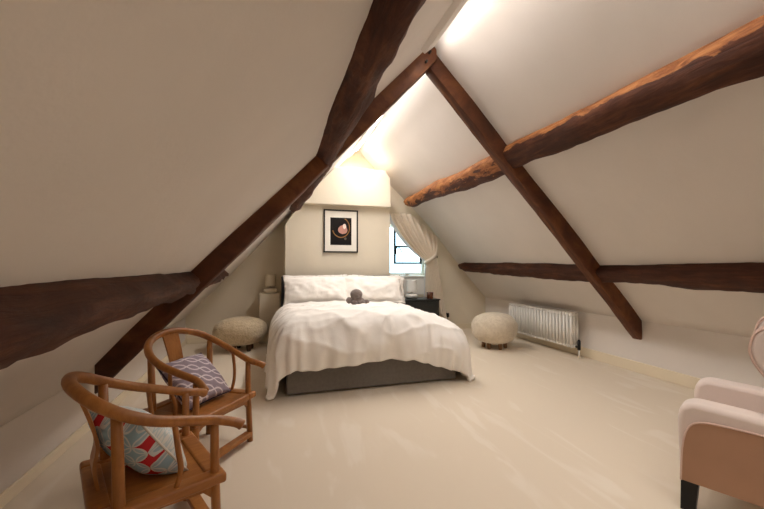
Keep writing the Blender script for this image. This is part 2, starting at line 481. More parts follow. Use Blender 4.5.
purlin('roof_purlin', 1, [(Y0+.02,1.27,1.62,.16),(.5,1.29,1.58,.15),(1.8,1.30,1.54,.14),(3.2,1.29,1.545,.125),(4.2,1.31,1.56,.13),(5.2,1.28,1.50,.12),(6.0,1.31,1.50,.12),(6.38,1.30,1.46,.10),(6.52,1.34,1.44,.05)],
       [M['beam']], 'rough purlin high on the right slope, pale tan upper edge from wear and painted-in ridge light', 11,
       worn_lit=lambda y, k: (1.0 if k <= 1 else .85 if k == 2 else .45 if k == 3 else .1 if k == 4 else 0) if y < 3.3 else (1.0 if k <= 2 else .8 if k == 3 else .66 if k == 4 else .55 if k <= 6 else .35 if k == 7 else .1) if y < 6.2 else .9)  # ridge-facing side paler to paint in its light; patchy bare wood farther back
purlin('roof_purlin', 1, [(Y0+.02,2.98,3.27,.14),(.8,3.00,3.25,.13),(2.2,3.03,3.25,.125),(3.2,3.05,3.25,.12),(4.6,3.01,3.22,.12),(5.7,3.0,3.17,.12),(6.3,3.0,3.14,.11),(6.54,3.03,3.11,.05)],
       [M['beam']], 'dark purlin low on the right slope, running above the radiator', 23)
purlin('roof_purlin', -1, [(Y0+.02,1.50,1.72,.15),(.8,1.50,1.67,.15),(1.8,1.48,1.655,.15),(3.0,1.47,1.67,.15),(4.0,1.52,1.70,.14),(4.7,1.60,1.80,.13),(5.3,1.66,1.86,.12),(5.72,1.72,1.86,.09),(5.82,1.75,1.83,.04)],
       [M['beam']], 'dark purlin high on the left slope, ending against the chimney hood', 37)
purlin('roof_purlin', -1, [(Y0+.02,3.06,3.34,.16),(.5,3.08,3.27,.15),(1.3,3.10,3.255,.145),(2.2,3.10,3.25,.14),(3.0,3.11,3.24,.13),(3.6,3.12,3.25,.12),(4.4,3.10,3.24,.12),(4.95,3.09,3.2,.10),(5.1,3.11,3.16,.05)],
       [M['beam']], 'thick bulging purlin low on the left slope, above the wooden chairs', 51)

def rafter(side, y0, y1, depth, tA, tB, label, seed):
    bm = bmesh.new(); n = 46
    sec = [(0,-.15),(0,.3),(0,.62),(.02,.94),(.10,1),(.5,1),(.9,1),(.98,.94),(1,.62),(1,.3),(1,-.15)]
    rings = []
    for i in range(n+1):
        f = i/n; ring = []
        for k, (a, e) in enumerate(sec):
            d = depth*e; t = tA(d) + (tB(d)-tA(d))*f
            w = .010*N3(t*1.2, k*.3, seed, 1.3) + .004*N3(t*6, k, seed, 1.2)
            y = y0+(y1-y0)*a + w*(1 if a > .5 else -1)*(a in (0,1)) + .012*math.sin(t*1.1+seed)
            if e > .9: d += w*1.2
            ring.append(bm.verts.new(R(side, t, y, d)))
        rings.append(ring)
    ns = len(sec)
    for i in range(n):
        for k in range(ns): bm.faces.new((rings[i][k], rings[i][(k+1) % ns], rings[i+1][(k+1) % ns], rings[i+1][k]))
    bm.faces.new(rings[0]); bm.faces.new(rings[-1][::-1])
    o = link('principal_rafter', bm, [M['beam_x']], smooth=True)
    m = o.modifiers.new('es', 'EDGE_SPLIT'); m.split_angle = math.radians(50)
    return tag(o, label, 'beam', 'pair of principal rafters meeting at the ridge')
rl = rafter(-1, 3.24, 3.42, .15, lambda d: (d*mL/sL-.05)*sL, lambda d: (RX+1.30+d*mL/sL)*sL, 'dark brown rafter down the left slope, pegged at the ridge and crossing behind the chairs', 3)
rafter(1, 3.27, 3.40, .16, lambda d: (d*mR/sR+.0)*sR, lambda d: (KXR-.003-RX+d*mR/sR)*sR, 'dark brown rafter down the right slope to the low wall', 8)
for t, d in ((.10,.05),(.20,.09)):
    bm = tubebm([R(-1, t, 3.20, d), R(-1, t, 3.26, d)], .012, 8)
    link('peg', bm, M['black'], rl)

# ------------------------------------------------------------------ ridge light strips
for nm, a, b, lab in (('led_strip', Y0+.1, 3.12, 'glowing light strip along the ridge on the near side of the rafters'), ('led_strip', 3.46, 6.35, 'glowing light strip along the ridge between the rafters and the chimney hood')):
    e = empty(nm, (0,0,0), lab, 'light', 'light strips along the ridge')
    bm = bmesh.new(); prism(bm, [(.11,.012),(.11,.028),(.17,.028),(.17,.012)], lambda p: R(-1, p[0], a, p[1]), lambda p: R(-1, p[0], b, p[1]))
    link('channel', bm, M['ledbody'], e)
    bm = bmesh.new(); prism(bm, [(.125,.029),(.125,.042),(.155,.042),(.155,.029)], lambda p: R(-1, p[0], a+.01, p[1]), lambda p: R(-1, p[0], b-.01, p[1]))
    link('diffuser', bm, M['led'], e)
    ld = bpy.data.lights.new('strip_light', 'AREA'); ld.shape = 'RECTANGLE'; ld.size = .15; ld.size_y = b-a-.04; ld.spread = math.radians(130 if b < 4 else 150)
    ld.color = LED; ld.energy = (8.4 if b < 4 else 17)*(b-a)
    lo = bpy.data.objects.new('strip_light', ld); COL.objects.link(lo)
    lo.location = R(-1, .13, (a+b)/2, .06 if b < 4 else .10); lo.rotation_euler = (0, math.radians(-8 if b < 4 else 8), 0)

# ------------------------------------------------------------------ cushions and pillows
def cushion_bm(w, h, T, flange=0, seed=1, wr=.01, n=34, dent=0):
    """lies in XY, thickness along Z"""
    bm = bmesh.new(); G = {}
    for s in (1, -1):
        for i in range(n+1):
            for j in range(n+1):
                x = -1+2*i/n; y = -1+2*j/n
                edge = i in (0, n) or j in (0, n)
                if edge and s == -1: G[s,i,j] = G[1,i,j]; continue
                q = 1-.05*(1-abs(y)**2)*(abs(x)**3) ; q2 = 1-.05*(1-abs(x)**2)*(abs(y)**3)
                X, Y = x*w/2*q, y*h/2*q2
                ix = min(1, (1-abs(x))*w/2/max(flange, 1e-6)) if flange else 1
                fx = max(0, 1-(abs(X)/(w/2-flange))**2.6) if abs(X) < w/2-flange else 0
                fy = max(0, 1-(abs(Y)/(h/2-flange))**2.6) if abs(Y) < h/2-flange else 0
                z = T/2*(fx*fy)**.52 + .003
                if dent: z *= 1-dent*math.exp(-((x-.1)**2+(y-.5)**2)/.25)
                z += wr*N3(X*3, Y*3, seed, 3.2)*min(1, fx*fy*6) + wr*.5*N3(X*8, Y*8, s+seed, 2.5)
                G[s,i,j] = bm.verts.new((X, Y, 0 if edge else s*z))
                if edge: G[s,i,j].co.z = (.012*N3(X*5, Y*5, seed, 2) if flange else 0)
        for i in range(n):
            for j in range(n):
                v = [G[s,i,j], G[s,i+1,j], G[s,i+1,j+1], G[s,i,j+1]]
                bm.faces.new(v if s > 0 else v[::-1])
    return bm

def seam_pts(w, h, n=10):
    pts = []
    def q(x, y): return Vector((x*w/2*(1-.05*(1-y*y)*abs(x)**3), y*h/2*(1-.05*(1-x*x)*abs(y)**3), 0))
    for k in range(n): pts.append(q(-1+2*k/n, -1))
    for k in range(n): pts.append(q(1, -1+2*k/n))
    for k in range(n): pts.append(q(1-2*k/n, 1))
    for k in range(n): pts.append(q(-1, 1-2*k/n))
    return pts

# ------------------------------------------------------------------ the bed
BX0, BX1, BY0, BY1 = .118, 1.975, 3.70, 5.86
bed = empty('double_bed', ((BX0+BX1)/2, BY0, 0), 'wide double bed with grey upholstered base against the chimney breast', 'bed')
bx, by = (BX0+BX1)/2, BY0
hw = (BX1-BX0)/2
o = link('base', boxbm((-hw, 0, .015), (hw, BY1-BY0, .33)), M['greyfab'], bed); mod_bevel(o, .02, 3)
o = link('mattress', boxbm((-hw+.02, .03, .33), (hw-.02, BY1-BY0-.02, .60)), M['mattress'], bed); mod_bevel(o, .05, 4)
o = link('headboard', boxbm((-hw-.02, BY1-BY0, .02), (hw+.02, BY1-BY0+.09, 1.125)), M['headfab'], bed); mod_bevel(o, .02, 3)

# duvet: top, rounded shoulders and a hem that falls lower at the foot corners
def duvet():
    bm = bmesh.new()
    nx, ny = 150, 130
    cx = bx; Hx = hw-.12; Yf = BY0+.16; Yh = 5.42
    dropL, dropR, dropF = .88, .80, .66
    Rr = .24
    G = [[None]*(ny+1) for _ in range(nx+1)]
    for i in range(nx+1):
        u = -(Hx+dropL) + (2*Hx+dropL+dropR)*i/nx
        for j in range(ny+1):
            v = -(dropF) + (Yh-Yf+dropF)*j/ny     # distance past the foot shoulder (negative hangs)
            sx = max(0, abs(u)-Hx); sy = max(0, -v)
            sgn = 1 if u > 0 else -1
            # hem shortens a little in waves
            s = (sx**3 + sy**3)**(1/3) if sx > 0 and sy > 0 else max(sx, sy)
            x0 = max(-Hx, min(Hx, u)); y0 = Yf + max(0, v)
            ax = x0/Hx
            f = max(0, min(1, (y0-Yf)/(Yh-Yf)))
            zt = .845 - .09*f**.8 - .045*ax*ax*(1-.5*f) - .10*max(0, ax)**2*(1-.5*f) - .02*(1-f)**6
            zt += .022*N3(x0, y0, 0, 1.6, 4) + .012*N3(x0, y0, 1, 4.2, 2)
            out = 0; drop = 0
            if s > 0:
                L = Rr*PI/2
                if s < L: out = Rr*math.sin(s/Rr); drop = Rr*(1-math.cos(s/Rr))
                else: out = Rr + (s-L)*.10; drop = Rr + (s-L)*.985
                ln = math.hypot(sx, sy)
                dx, dy = sx/ln*sgn, -sy/ln
                e = math.atan2(sy, sx)
                per = (y0*1.0 if sy == 0 else (x0*sgn*-1.0) if sx == 0 else -e*.5)
                k = min(1, s/.7)
                sharp = abs(math.sin(2*e))
                rip = k*k*(.030*math.sin(per*13+2.2*N3(per*2, 3, 1, 1)) + .02*math.sin(per*29+1.0+3*N3(per*1.5, 9, 1, 1)))
                rip += sharp*k*.03
                fold = (.030*N3(x0*1.5+out*dx, y0*1.5+drop*.8, drop, 2.6, 6) + .016*N3(x0*2.2+out*dx, y0*2.2+drop*.5, drop*.6, 6, 9))*min(1, s/.2)
                # the filling bulges over the foot edge
                bul = .07*math.exp(-((drop-.30)/.17)**2)*(1 if sy > sx else .5)
                o2 = out + rip + fold + bul
                x = x0 + dx*o2; y = y0 + dy*o2
                z = zt - drop + .02*k*N3(per*3, 1, 2, 1.2)
                if z < .035:
                    ex = .035-z; x += dx*ex*.25; y += dy*ex*.25; z = .035 + .02*abs(N3(per*5, 2, 2))
            else: x, y, z = x0, y0, zt
            # creases radiating over the top
            cr = 1-abs(N3(x*1.1+y*.7, y*1.1-x*.3, 5, 2.6, 1)); cr2 = 1-abs(N3(x*.8-y*.9, y*1.3+z, 7, 3.4, 4))
            z += (.022*cr**6 + .016*cr2**7 - .012)*(1 if s == 0 else .8) + .006*N3(x, y, z, 9)
            if s > .15: y -= (.020*cr**6 + .014*cr2**7)*(1 if sy > 0 else 0)
            G[i][j] = bm.verts.new((cx+x, y, z))
    for i in range(nx):
        for j in range(ny): bm.faces.new((G[i][j], G[i+1][j], G[i+1][j+1], G[i][j+1]))
    o = link('duvet', bm, M['linen'], smooth=True)
    m = o.modifiers.new('thick', 'SOLIDIFY'); m.thickness = .03; m.offset = -1 if o.data.polygons[0].normal.z > 0 else 1
    return o
tag(duvet(), 'puffy white duvet draped over the bed, its corners reaching the floor', 'duvet')

def pillow(w, h, T, loc, tilt, rz, roll, label, seed):
    o = link('pillow', cushion_bm(w, h, T, .05, seed, .026), M['pillowcase'], smooth=True)
    o.rotation_euler = (tilt, roll, rz); o.location = loc
    return tag(o, label, 'pillow', 'white pillows against the headboard')
T70 = math.radians(62)
pillow(1.0, .50, .21, (.615, 5.60, .925), T70, 0, -.01, 'white flanged pillow on the left half of the bed', 3)
pillow(.99, .50, .21, (1.52, 5.60, .915), T70, 0, .02, 'white flanged pillow on the right half of the bed, in front of another', 8)
pillow(.92, .46, .16, (1.66, 5.755, .90), math.radians(76), 0, .05, 'white pillow tucked behind the right front pillow, only its corner showing', 15)

# small plush toy lying on the duvet
bm = bmesh.new()
def blob(c, r, s=(1,1,1)):
    m = Matrix.Translation(Vector(c)) @ Matrix.Diagonal((*s, 1))
    bmesh.ops.create_icosphere(bm, subdivisions=3, radius=r, matrix=m)
blob((0,0,.05), .085, (1.45,1,.6)); blob((-.01,-.01,.14), .088, (1.05,1,.82)); blob((-.125,-.03,.06), .045, (1,1,1.05)); blob((.125,-.05,.035), .042, (1.3,1,.75))
blob((-.06,-.085,.03), .042, (1.2,1,.7)); blob((.05,-.09,.03), .042, (1.3,1,.7)); blob((-.01,-.078,.12), .03)
t = link('plush_toy', bm, M['plush'], smooth=True, loc=(.99, 4.44, .808)); t.scale = (.84, .9, .9)
rm = t.modifiers.new('remesh', 'REMESH'); rm.mode = 'VOXEL'; rm.voxel_size = .008; rm.use_smooth_shade = True
sm = t.modifiers.new('smooth', 'SMOOTH'); sm.iterations = 4
tag(t, 'small grey plush toy lying on the duvet before the pillows', 'toy')

# ------------------------------------------------------------------ framed picture
pf = empty('framed_picture', (1.055, 5.98, 1.507), 'black framed print of a pale bloom on black above the headboard', 'picture')
bm = bmesh.new(); W2, HH = .29, .718
y0, y1 = -.03, -.004
for a, b in (((-W2,y0,0),(-W2+.022,y1,HH)), ((W2-.022,y0,0),(W2,y1,HH)), ((-W2+.022,y0,0),(W2-.022,y1,.022)), ((-W2+.022,y0,HH-.022),(W2-.022,y1,HH))): box(bm, a, b)
link('frame', bm, M['black'], pf)
link('mat_board', boxbm((-W2+.02, -.018, .02), (W2-.02, -.006, HH-.02)), M['paper'], pf)
def print_mat():
    m, nt, b = newmat('photo_print', .35)
    x, y, z = sep(nt, coords(nt))
    def gd(cx, cz, sx, sz):
        a = mth(nt, 'DIVIDE', mth(nt, 'SUBTRACT', x, cx), sx); c = mth(nt, 'DIVIDE', mth(nt, 'SUBTRACT', z, cz), sz)
        return mth(nt, 'SQRT', mth(nt, 'ADD', mth(nt, 'MULTIPLY', a, a), mth(nt, 'MULTIPLY', c, c)))
    n = noi(nt, coords(nt), 14, 3, .6, 1.2)
    c = mixc(nt, mth(nt, 'LESS_THAN', mth(nt, 'ADD', gd(.03, .385, .085, .075), mth(nt, 'MULTIPLY', n, .4)), 1.15), srgb(17,15,17), srgb(196,146,132))
    c = mixc(nt, mth(nt, 'LESS_THAN', mth(nt, 'ADD', gd(.06, .44, .03, .045), mth(nt, 'MULTIPLY', n, .5)), 1.2), c, srgb(238,226,216))
    ring = mth(nt, 'LESS_THAN', mth(nt, 'ABSOLUTE', mth(nt, 'SUBTRACT', gd(.0, .42, .145, .165), 1)), .05)
    ring = mth(nt, 'MULTIPLY', ring, mth(nt, 'GREATER_THAN', mth(nt, 'SUBTRACT', mth(nt, 'MULTIPLY', x, 1.0), mth(nt, 'SUBTRACT', z, .42)), -.09))
    c = mixc(nt, ring, c, srgb(150,110,62))
    c = mixc(nt, mth(nt, 'LESS_THAN', gd(.075, .235, .02, .022), 1), c, srgb(92,88,80))
    nt.links.new(c, b.inputs['Base Color'])
    return m
link('print', boxbm((-.178, -.0205, .127), (.178, -.0175, .585)), print_mat(), pf)

# ------------------------------------------------------------------ curtain
def curtain():
    bm = bmesh.new(); nc, nr = 96, 64
    top = [(2.05,2.28),(2.15,2.29),(2.27,2.295),(2.41,2.295),(2.55,2.28),(2.78,2.10),(2.95,1.96),(3.07,1.85)]
    def poly(P, t):
        f = t*(len(P)-1); i = min(int(f), len(P)-2); f -= i
        return P[i][0]+(P[i+1][0]-P[i][0])*f, P[i][1]+(P[i+1][1]-P[i][1])*f
    G = []
    for r in range(nr+1):
        row = []
        for c in range(nc+1):
            t = c/nc
            xt, zt = poly(top, t)
            xk, zk = 2.82+.21*t, 1.36+.12*t               # gathered at the tieback
            xb, zb = 2.80+.47*t, .66-.46*t                # free tail
            q = r/nr
            if q < .6:
                f = q/.6
                # a slack, sagging leading edge
                e = f**(1.0+.25*(1-t))
                x = xt+(xk-xt)*e + .06*(t-.3)*math.sin(PI*f); z = zt+(zk-zt)*f - .05*(1-t)*math.sin(PI*f)
                gat = .030+.022*math.sin(PI*f) if f > .08 else .034
                amp = gat*(1-.35*f)
            else:
                f = (q-.6)/.4; x = xk+(xb-xk)*f**.8; z = zk+(zb-zk)*f; amp = .026+.026*f
            y = YB-.105 + amp*math.sin(t*2*PI*9 + .8*math.sin(q*5)) - .03*math.exp(-((q-.6)/.08)**2) + .008*N3(x*4, z*4, 2)
            if q < .06: y += .012*math.sin(t*2*PI*26)
            row.append(bm.verts.new((x, y, z)))
        G.append(row)
    for r in range(nr):
        for c in range(nc): 
            f = bm.faces.new((G[r][c], G[r][c+1], G[r+1][c+1], G[r+1][c]))
            if c < 6 : f.material_index = 1
    o = link('curtain', bm, [M['curtain'], M['lining']], smooth=True)
    m = o.modifiers.new('thick', 'SOLIDIFY'); m.thickness = .006; m.offset = 0
    return o
cu = tag(curtain(), 'cream gathered curtain tied back to the right of the window', 'curtain')
bm = bmesh.new(); n = 40; rings = []
for k in range(n):
    a = 2*PI*k/n
    px = 2.93 + .135*math.cos(a); py = YB-.11 + .105*math.sin(a); zc = 1.43 + .075*math.cos(a)
    rings.append([bm.verts.new((px, py, zc-.038)), bm.verts.new((px, py, zc+.038))])
for k in range(n):
    a, b = rings[k], rings[(k+1) % n]; bm.faces.new((a[0], b[0], b[1], a[1]))
tb = link('tieback', bm, M['curtain'], cu, smooth=True)
m = tb.modifiers.new('thick', 'SOLIDIFY'); m.thickness = .008
bm = tubebm([(2.03, YB-.06, 2.285), (2.52, YB-.06, 2.275), (3.07, YB-.06, 1.84)], .009, 8)
link('rail', bm, M['white'], cu)
bm = lathebm([(0,0),(.012,0),(.010,.03),(.022,.04),(.024,.052),(.016,.064),(0,.066)], 16)
hk = link('curtain_hook', bm, M['black'], smooth=True, loc=(3.095, YB, 1.46)); hk.rotation_euler = (PI/2, 0, 0)
tag(hk, 'small black knob on back wall holding the curtain tieback', 'hook')
# black plug in its socket
pl = empty('wall_plug', (3.33, YB, .28), 'black plug in a low wall socket right of the curtain hem', 'plug')
o = link('socket_plate', boxbm((-.045,-.012,-.045),(.045,0,.045)), M['skirting'], pl); mod_bevel(o, .004, 2)
o = link('plug_body', boxbm((-.032,-.062,-.03),(.032,-.012,.055)), M['black'], pl); mod_bevel(o, .01, 3)
bm = tubebm(catmull([(0,-.045,-.03),(0,-.05,-.10),(-.06,-.05,-.18),(-.16,-.04,-.24)], 5), .005, 6); link('cord', bm, M['black'], pl)

# ------------------------------------------------------------------ bedside furniture
nt_ = empty('nightstand', (2.48, 5.92, 0), 'black lacquered nightstand with drawers on the right side of the bed', 'nightstand')
o = link('body', boxbm((-.36,.012,.04),(.36,.46,.665)), M['nightblack'], nt_); mod_bevel(o, .005, 2)
o = link('top', boxbm((-.375,-.005,.665),(.375,.47,.69)), M['nightblack'], nt_); mod_bevel(o, .006, 2)
for z0, z1 in ((.36,.64),(.07,.345)):
    d = link('drawer', boxbm((-.34,-.004,z0),(.34,.014,z1)), M['nightblack'], nt_); mod_bevel(d, .006, 2)
    k = lathebm([(0,0),(.008,0),(.007,.015),(.014,.02),(.012,.03),(0,.032)], 14)
    k = link('knob', k, M['brownglass'], d, True, (0,-.004,(z0+z1)/2)); k.rotation_euler = (PI/2,0,0)
for sx in (-.33,.33):
    for sy in (.04,.43): link('foot', tubebm([(sx,sy,0),(sx,sy,.04)], .018, 8), M['nightblack'], nt_)

def lamp(loc, sc, ms, mc, label):
    e = empty('table_lamp', loc, label, 'lamp', 'matching bedside lamps')
    link('base', lathebm([(0,0),(.06*sc,0),(.102*sc,.014*sc),(.118*sc,.045*sc),(.104*sc,.076*sc),(.06*sc,.092*sc),(.03*sc,.10*sc),(.014*sc,.11*sc),(.014*sc,.15*sc),(0,.15*sc)], 32), mc, e, True)
    bm = lathebm([(.088*sc,.13*sc),(.094*sc,.13*sc),(.092*sc,.335*sc),(.086*sc,.335*sc),(.088*sc,.13*sc)], 32)
    sh = link('shade', bm, ms, e, True); es = sh.modifiers.new('es', 'EDGE_SPLIT'); es.split_angle = math.radians(40)
    link('shade_ring', lathebm([(0,.328*sc),(.086*sc,.328*sc),(.086*sc,.331*sc),(0,.331*sc)], 32), ms, e)
lamp((2.40, 6.17, .69), 1.0, M['shade'], M['ceramic'], 'white table lamp on the black nightstand below the window')
o = empty('bedside_plinth', (-.09, 6.30, 0), 'narrow cream bedside plinth against the back wall left of the bed', 'bedside table')
q = link('body', boxbm((-.15,0,0),(.17,.30,.80)), M['cream'], o); mod_bevel(q, .004, 2)
q = link('top', boxbm((-.158,-.008,.80),(.175,.305,.822)), M['cream'], o); mod_bevel(q, .004, 2)
lamp((-.07, 6.42, .822), .95, M['shade_cream'], M['ceramic_cream'], 'cream table lamp on the narrow plinth left of the bed')
# brown cup
c = link('brown_tumbler', lathebm([(0,0),(.052,0),(.058,.01),(.062,.115),(.057,.115),(.052,.015),(0,.014)], 28), M['brownglass'], smooth=True, loc=(2.70, 6.03, .69))
tag(c, 'brown tumbler on the front right of the black nightstand', 'cup')
# ornament on the sill
bm = bmesh.new(); lathe(bm, [(0,0),(.03,0),(.035,.008),(.07,.04),(.085,.05),(.08,.053),(.03,.016),(0,.014)], 24)
s = link('sill_dish', bm, M['white'], smooth=True, loc=(2.50, 6.70, 1.092)); tag(s, 'small white dish on the window sill', 'dish')
bm = bmesh.new()

# ------------------------------------------------------------------ poufs
def pouf(loc, rx, ry, z0, z1, mat, legm, label, seed, nl, lr):
    e = empty('pouf', loc, label, 'pouf', 'woolly poufs on stubby wooden legs')
    bm = bmesh.new(); bmesh.ops.create_icosphere(bm, subdivisions=5, radius=1)
    zc, hz = (z0+z1)/2, (z1-z0)/2
    for v in bm.verts:
        p = v.co.copy()
        k = 1.0
        r = math.hypot(p.x, p.y)
        if r > 1e-6:
            q = r**.72 * (1.0 if p.z > 0 else 1.0)
            k = q/r
        z = math.copysign(abs(p.z)**.85, p.z)
        nn = 1 + .05*N3(p.x, p.y, p.z, 1.4, seed) + .02*N3(p.x, p.y, p.z, 6, seed) + .012*N3(p.x, p.y, p.z, 16, seed)
        v.co = (p.x*k*rx*nn, p.y*k*ry*nn, zc + z*hz*nn)
    link('seat', bm, mat, e, True)
    for i in range(nl):
        a = 2*PI*i/nl + .5
        x, y = rx*.43*math.cos(a), ry*.43*math.sin(a)
        link('leg', tubebm([(x*1.12, y*1.12, 0), (x*1.1, y*1.1, .02), (x, y, z0+.07)], [lr*.8, lr, lr*1.15], 12), legm, e, True)
    return e
pouf((3.33, 4.98, 0), .355, .34, .075, .545, M['boucle_cream'], M['leg_oak'], 'round cream woolly pouf beside the radiator', 2, 6, .028)
pouf((-.50, 5.93, 0), .385, .33, .085, .50, M['boucle_tan'], M['leg_dark'], 'tan curly woolly pouf in front of the plinth left of the bed', 9, 5, .03)

# ------------------------------------------------------------------ radiator
ra = empty('column_radiator', (4.06, 4.10, 0), 'white column radiator on the low right wall', 'radiator')
ns = 22; pitch = 1.44/ns
def sect():
    bm = bmesh.new()
    for k in range(3):
        x = -.05+.05*k
        tube(bm, [(x,0,.17),(x,0,.585)], .021, 10, flat=((0,1,0), 1.0))
    for z in (.155, .60):
        tube(bm, [(-.065,0,z),(-.05,0,z),(.05,0,z),(.065,0,z)], [.016,.024,.024,.016], 12)
    tube(bm, [(0,-pitch/2,.155),(0,pitch/2,.155)], .018, 10); tube(bm, [(0,-pitch/2,.60),(0,pitch/2,.60)], .018, 10)
    return bm
s0 = None
for i in range(ns):
    if s0 is None: s0 = link('section', sect(), M['white'], ra, True, (0, pitch*.5, 0))
    else:
        c = s0.copy(); COL.objects.link(c); c.location = (0, pitch*(i+.5), 0)
bm = bmesh.new()
tube(bm, [(0,-.055,.155),(0,.0,.155)], .017, 10); tube(bm, [(0,-.05,.12),(0,-.05,.245)], .022, 12); tube(bm, [(0,-.05,.245),(0,-.05,.26)], .016, 12)
va = link('valve', bm, M['black'], ra, True)
link('pipe', tubebm([(0,-.05,0),(0,-.05,.125)], .010, 10), M['white'], ra, True)
link('pipe', tubebm([(0,1.475,0),(0,1.475,.155),(0,1.44,.155)], .010, 10), M['white'], ra, True)
for y in (.3, 1.15):
    link('bracket', boxbm((.03,y-.012,.50),(.160,y+.012,.53)), M['white'], ra)

# ------------------------------------------------------------------ horseshoe-back chairs
def make_chair(loc, rz, label):
    """local frame: +x is the sitter's front, +y the sitter's left"""
    e = empty('horseshoe_armchair', loc, label, 'chair', 'pair of honey wood horseshoe-back armchairs', rz)
    hwid, dep, sz = .24, .39, .36
    fx, rx = .205, -.150
    wd = M['honey']
    # seat frame with a sunken panel
    bm = bmesh.new()
    a, b = .245, hwid+.045
    for p, q in (((-a,-b,sz-.045),(a,-b+.075,sz)), ((-a,b-.075,sz-.045),(a,b,sz)), ((a-.075,-b+.075,sz-.045),(a,b-.075,sz)), ((-a,-b+.075,sz-.045),(-a+.075,b-.075,sz))): box(bm, p, q)
    fr_ = link('seat_frame', bm, M['honey_seat'], e); mod_bevel(fr_, .012, 3)
    link('seat', boxbm((-a+.07,-b+.07,sz-.03),(a-.07,b-.07,sz-.010)), M['honey_seat'], e)
    # legs: each runs on through the seat; the front pair carries the arms, the rear pair the back
    for sy in (-1, 1):
        link('leg', tubebm([(fx+.012, sy*(hwid+.012), 0), (fx, sy*hwid, sz), (fx-.004, sy*hwid, .59)], [.021,.020,.018], 12), wd, e, True)
        link('leg', tubebm([(rx-.012, sy*(hwid+.012), 0), (rx, sy*hwid, sz), (rx-.015, sy*(hwid+.008), .715)], [.023,.0225,.020], 12), wd, e, True)
        # serpentine side stile
        bm = tubebm(catmull([(.045, sy*(hwid+.012), sz-.01), (.06, sy*(hwid+.02), .43), (.045, sy*(hwid+.04), .52), (.03, sy*(hwid+.036), .64)], 6), [.0115]*19, 8)
        link('side_stile', bm, wd, e, True)
        link('stretcher', tubebm([(fx+.01, sy*(hwid+.01), .10), (rx-.01, sy*(hwid+.01), .10)], .013, 10), wd, e, True)
        # shallow curved apron below the seat rail at the sides
        bm = bmesh.new(); prism(bm, [(fx-.01,sz-.04),(fx-.01,sz-.115),(fx-.05,sz-.075),(0,sz-.068),(rx+.05,sz-.075),(rx+.01,sz-.115),(rx+.01,sz-.04)], lambda p: (p[0], sy*hwid-.008, p[1]), lambda p: (p[0], sy*hwid+.008, p[1]))
        link('apron', bm, wd, e)
    for x in (fx, rx):
        bm = bmesh.new(); prism(bm, [(hwid-.01,sz-.04),(hwid-.01,sz-.10),(hwid-.05,sz-.075),(0,sz-.068),(-hwid+.05,sz-.075),(-hwid+.01,sz-.10),(-hwid+.01,sz-.04)], lambda p: (x-.008, p[0], p[1]), lambda p: (x+.008, p[0], p[1]))
        link('apron', bm, wd, e)
    o = link('footrest', boxbm((fx-.015,-hwid,.045),(fx+.045,hwid,.075)), wd, e); mod_bevel(o, .006, 2)
    link('stretcher', tubebm([(rx-.01,-hwid,.13),(rx-.01,hwid,.13)], .013, 10), wd, e, True)
    # horseshoe rail: scroll ends, arms, crest
    half = [(.315, .285, .548), (.285, .270, .566), (.205, .246, .592), (.09, .266, .628), (-.04, .282, .670), (-.15, .266, .720), (-.235, .208, .772), (-.285, .11, .806), (-.300, 0, .816)]
    pts = [(x, y, z) for x, y, z in half] + [(x, -y, z) for x, y, z in half[-2::-1]]
    cm = catmull(pts, 6); n = len(cm)
    rad = [(.023 + .004*math.exp(-(min(i, n-1-i)/4)**2) - .002*math.cos(2*PI*i/(n-1))) * (.55 if i in (0, n-1) else .9 if i in (1, n-2) else 1) for i in range(n)]
    link('arm_rail', tubebm(cm, rad, 14), wd, e, True)
    # S-shaped splat
    bm = bmesh.new(); prof = catmull([(-.200,0,sz-.005), (-.215,0,.45), (-.205,0,.54), (-.235,0,.66), (-.285,0,.80)], 6)
    L, Rr_ = [], []
    for i, p in enumerate(prof):
        w = .058 + .006*math.cos(i/len(prof)*6)
        L.append([bm.verts.new((p.x-.007, -w, p.z)), bm.verts.new((p.x+.007, -w, p.z))]); Rr_.append([bm.verts.new((p.x-.007, w, p.z)), bm.verts.new((p.x+.007, w, p.z))])
    for i in range(len(prof)-1):
        bm.faces.new((L[i][0], L[i+1][0], Rr_[i+1][0], Rr_[i][0])); bm.faces.new((L[i][1], Rr_[i][1], Rr_[i+1][1], L[i+1][1]))
        bm.faces.new((L[i][0], L[i][1], L[i+1][1], L[i+1][0])); bm.faces.new((Rr_[i][0], Rr_[i+1][0], Rr_[i+1][1], Rr_[i][1]))
    bm.faces.new((L[0][0], Rr_[0][0], Rr_[0][1], L[0][1])); bm.faces.new((L[-1][0], L[-1][1], Rr_[-1][1], Rr_[-1][0]))
    link('splat', bm, wd, e)
    return e
FA = math.atan2(.44, .90); FB = math.atan2(-.57, .82)
chA = make_chair((-.545, 1.945, 0), FA, 'nearer honey wood horseshoe-back chair, holding the red and blue cushion')
chB = copy_tree(chA); chB.location = (-.488, 2.785, 0); chB.rotation_euler = (0, 0, FB)
chB['label'] = 'farther honey wood horseshoe-back chair, holding the lavender cushion'

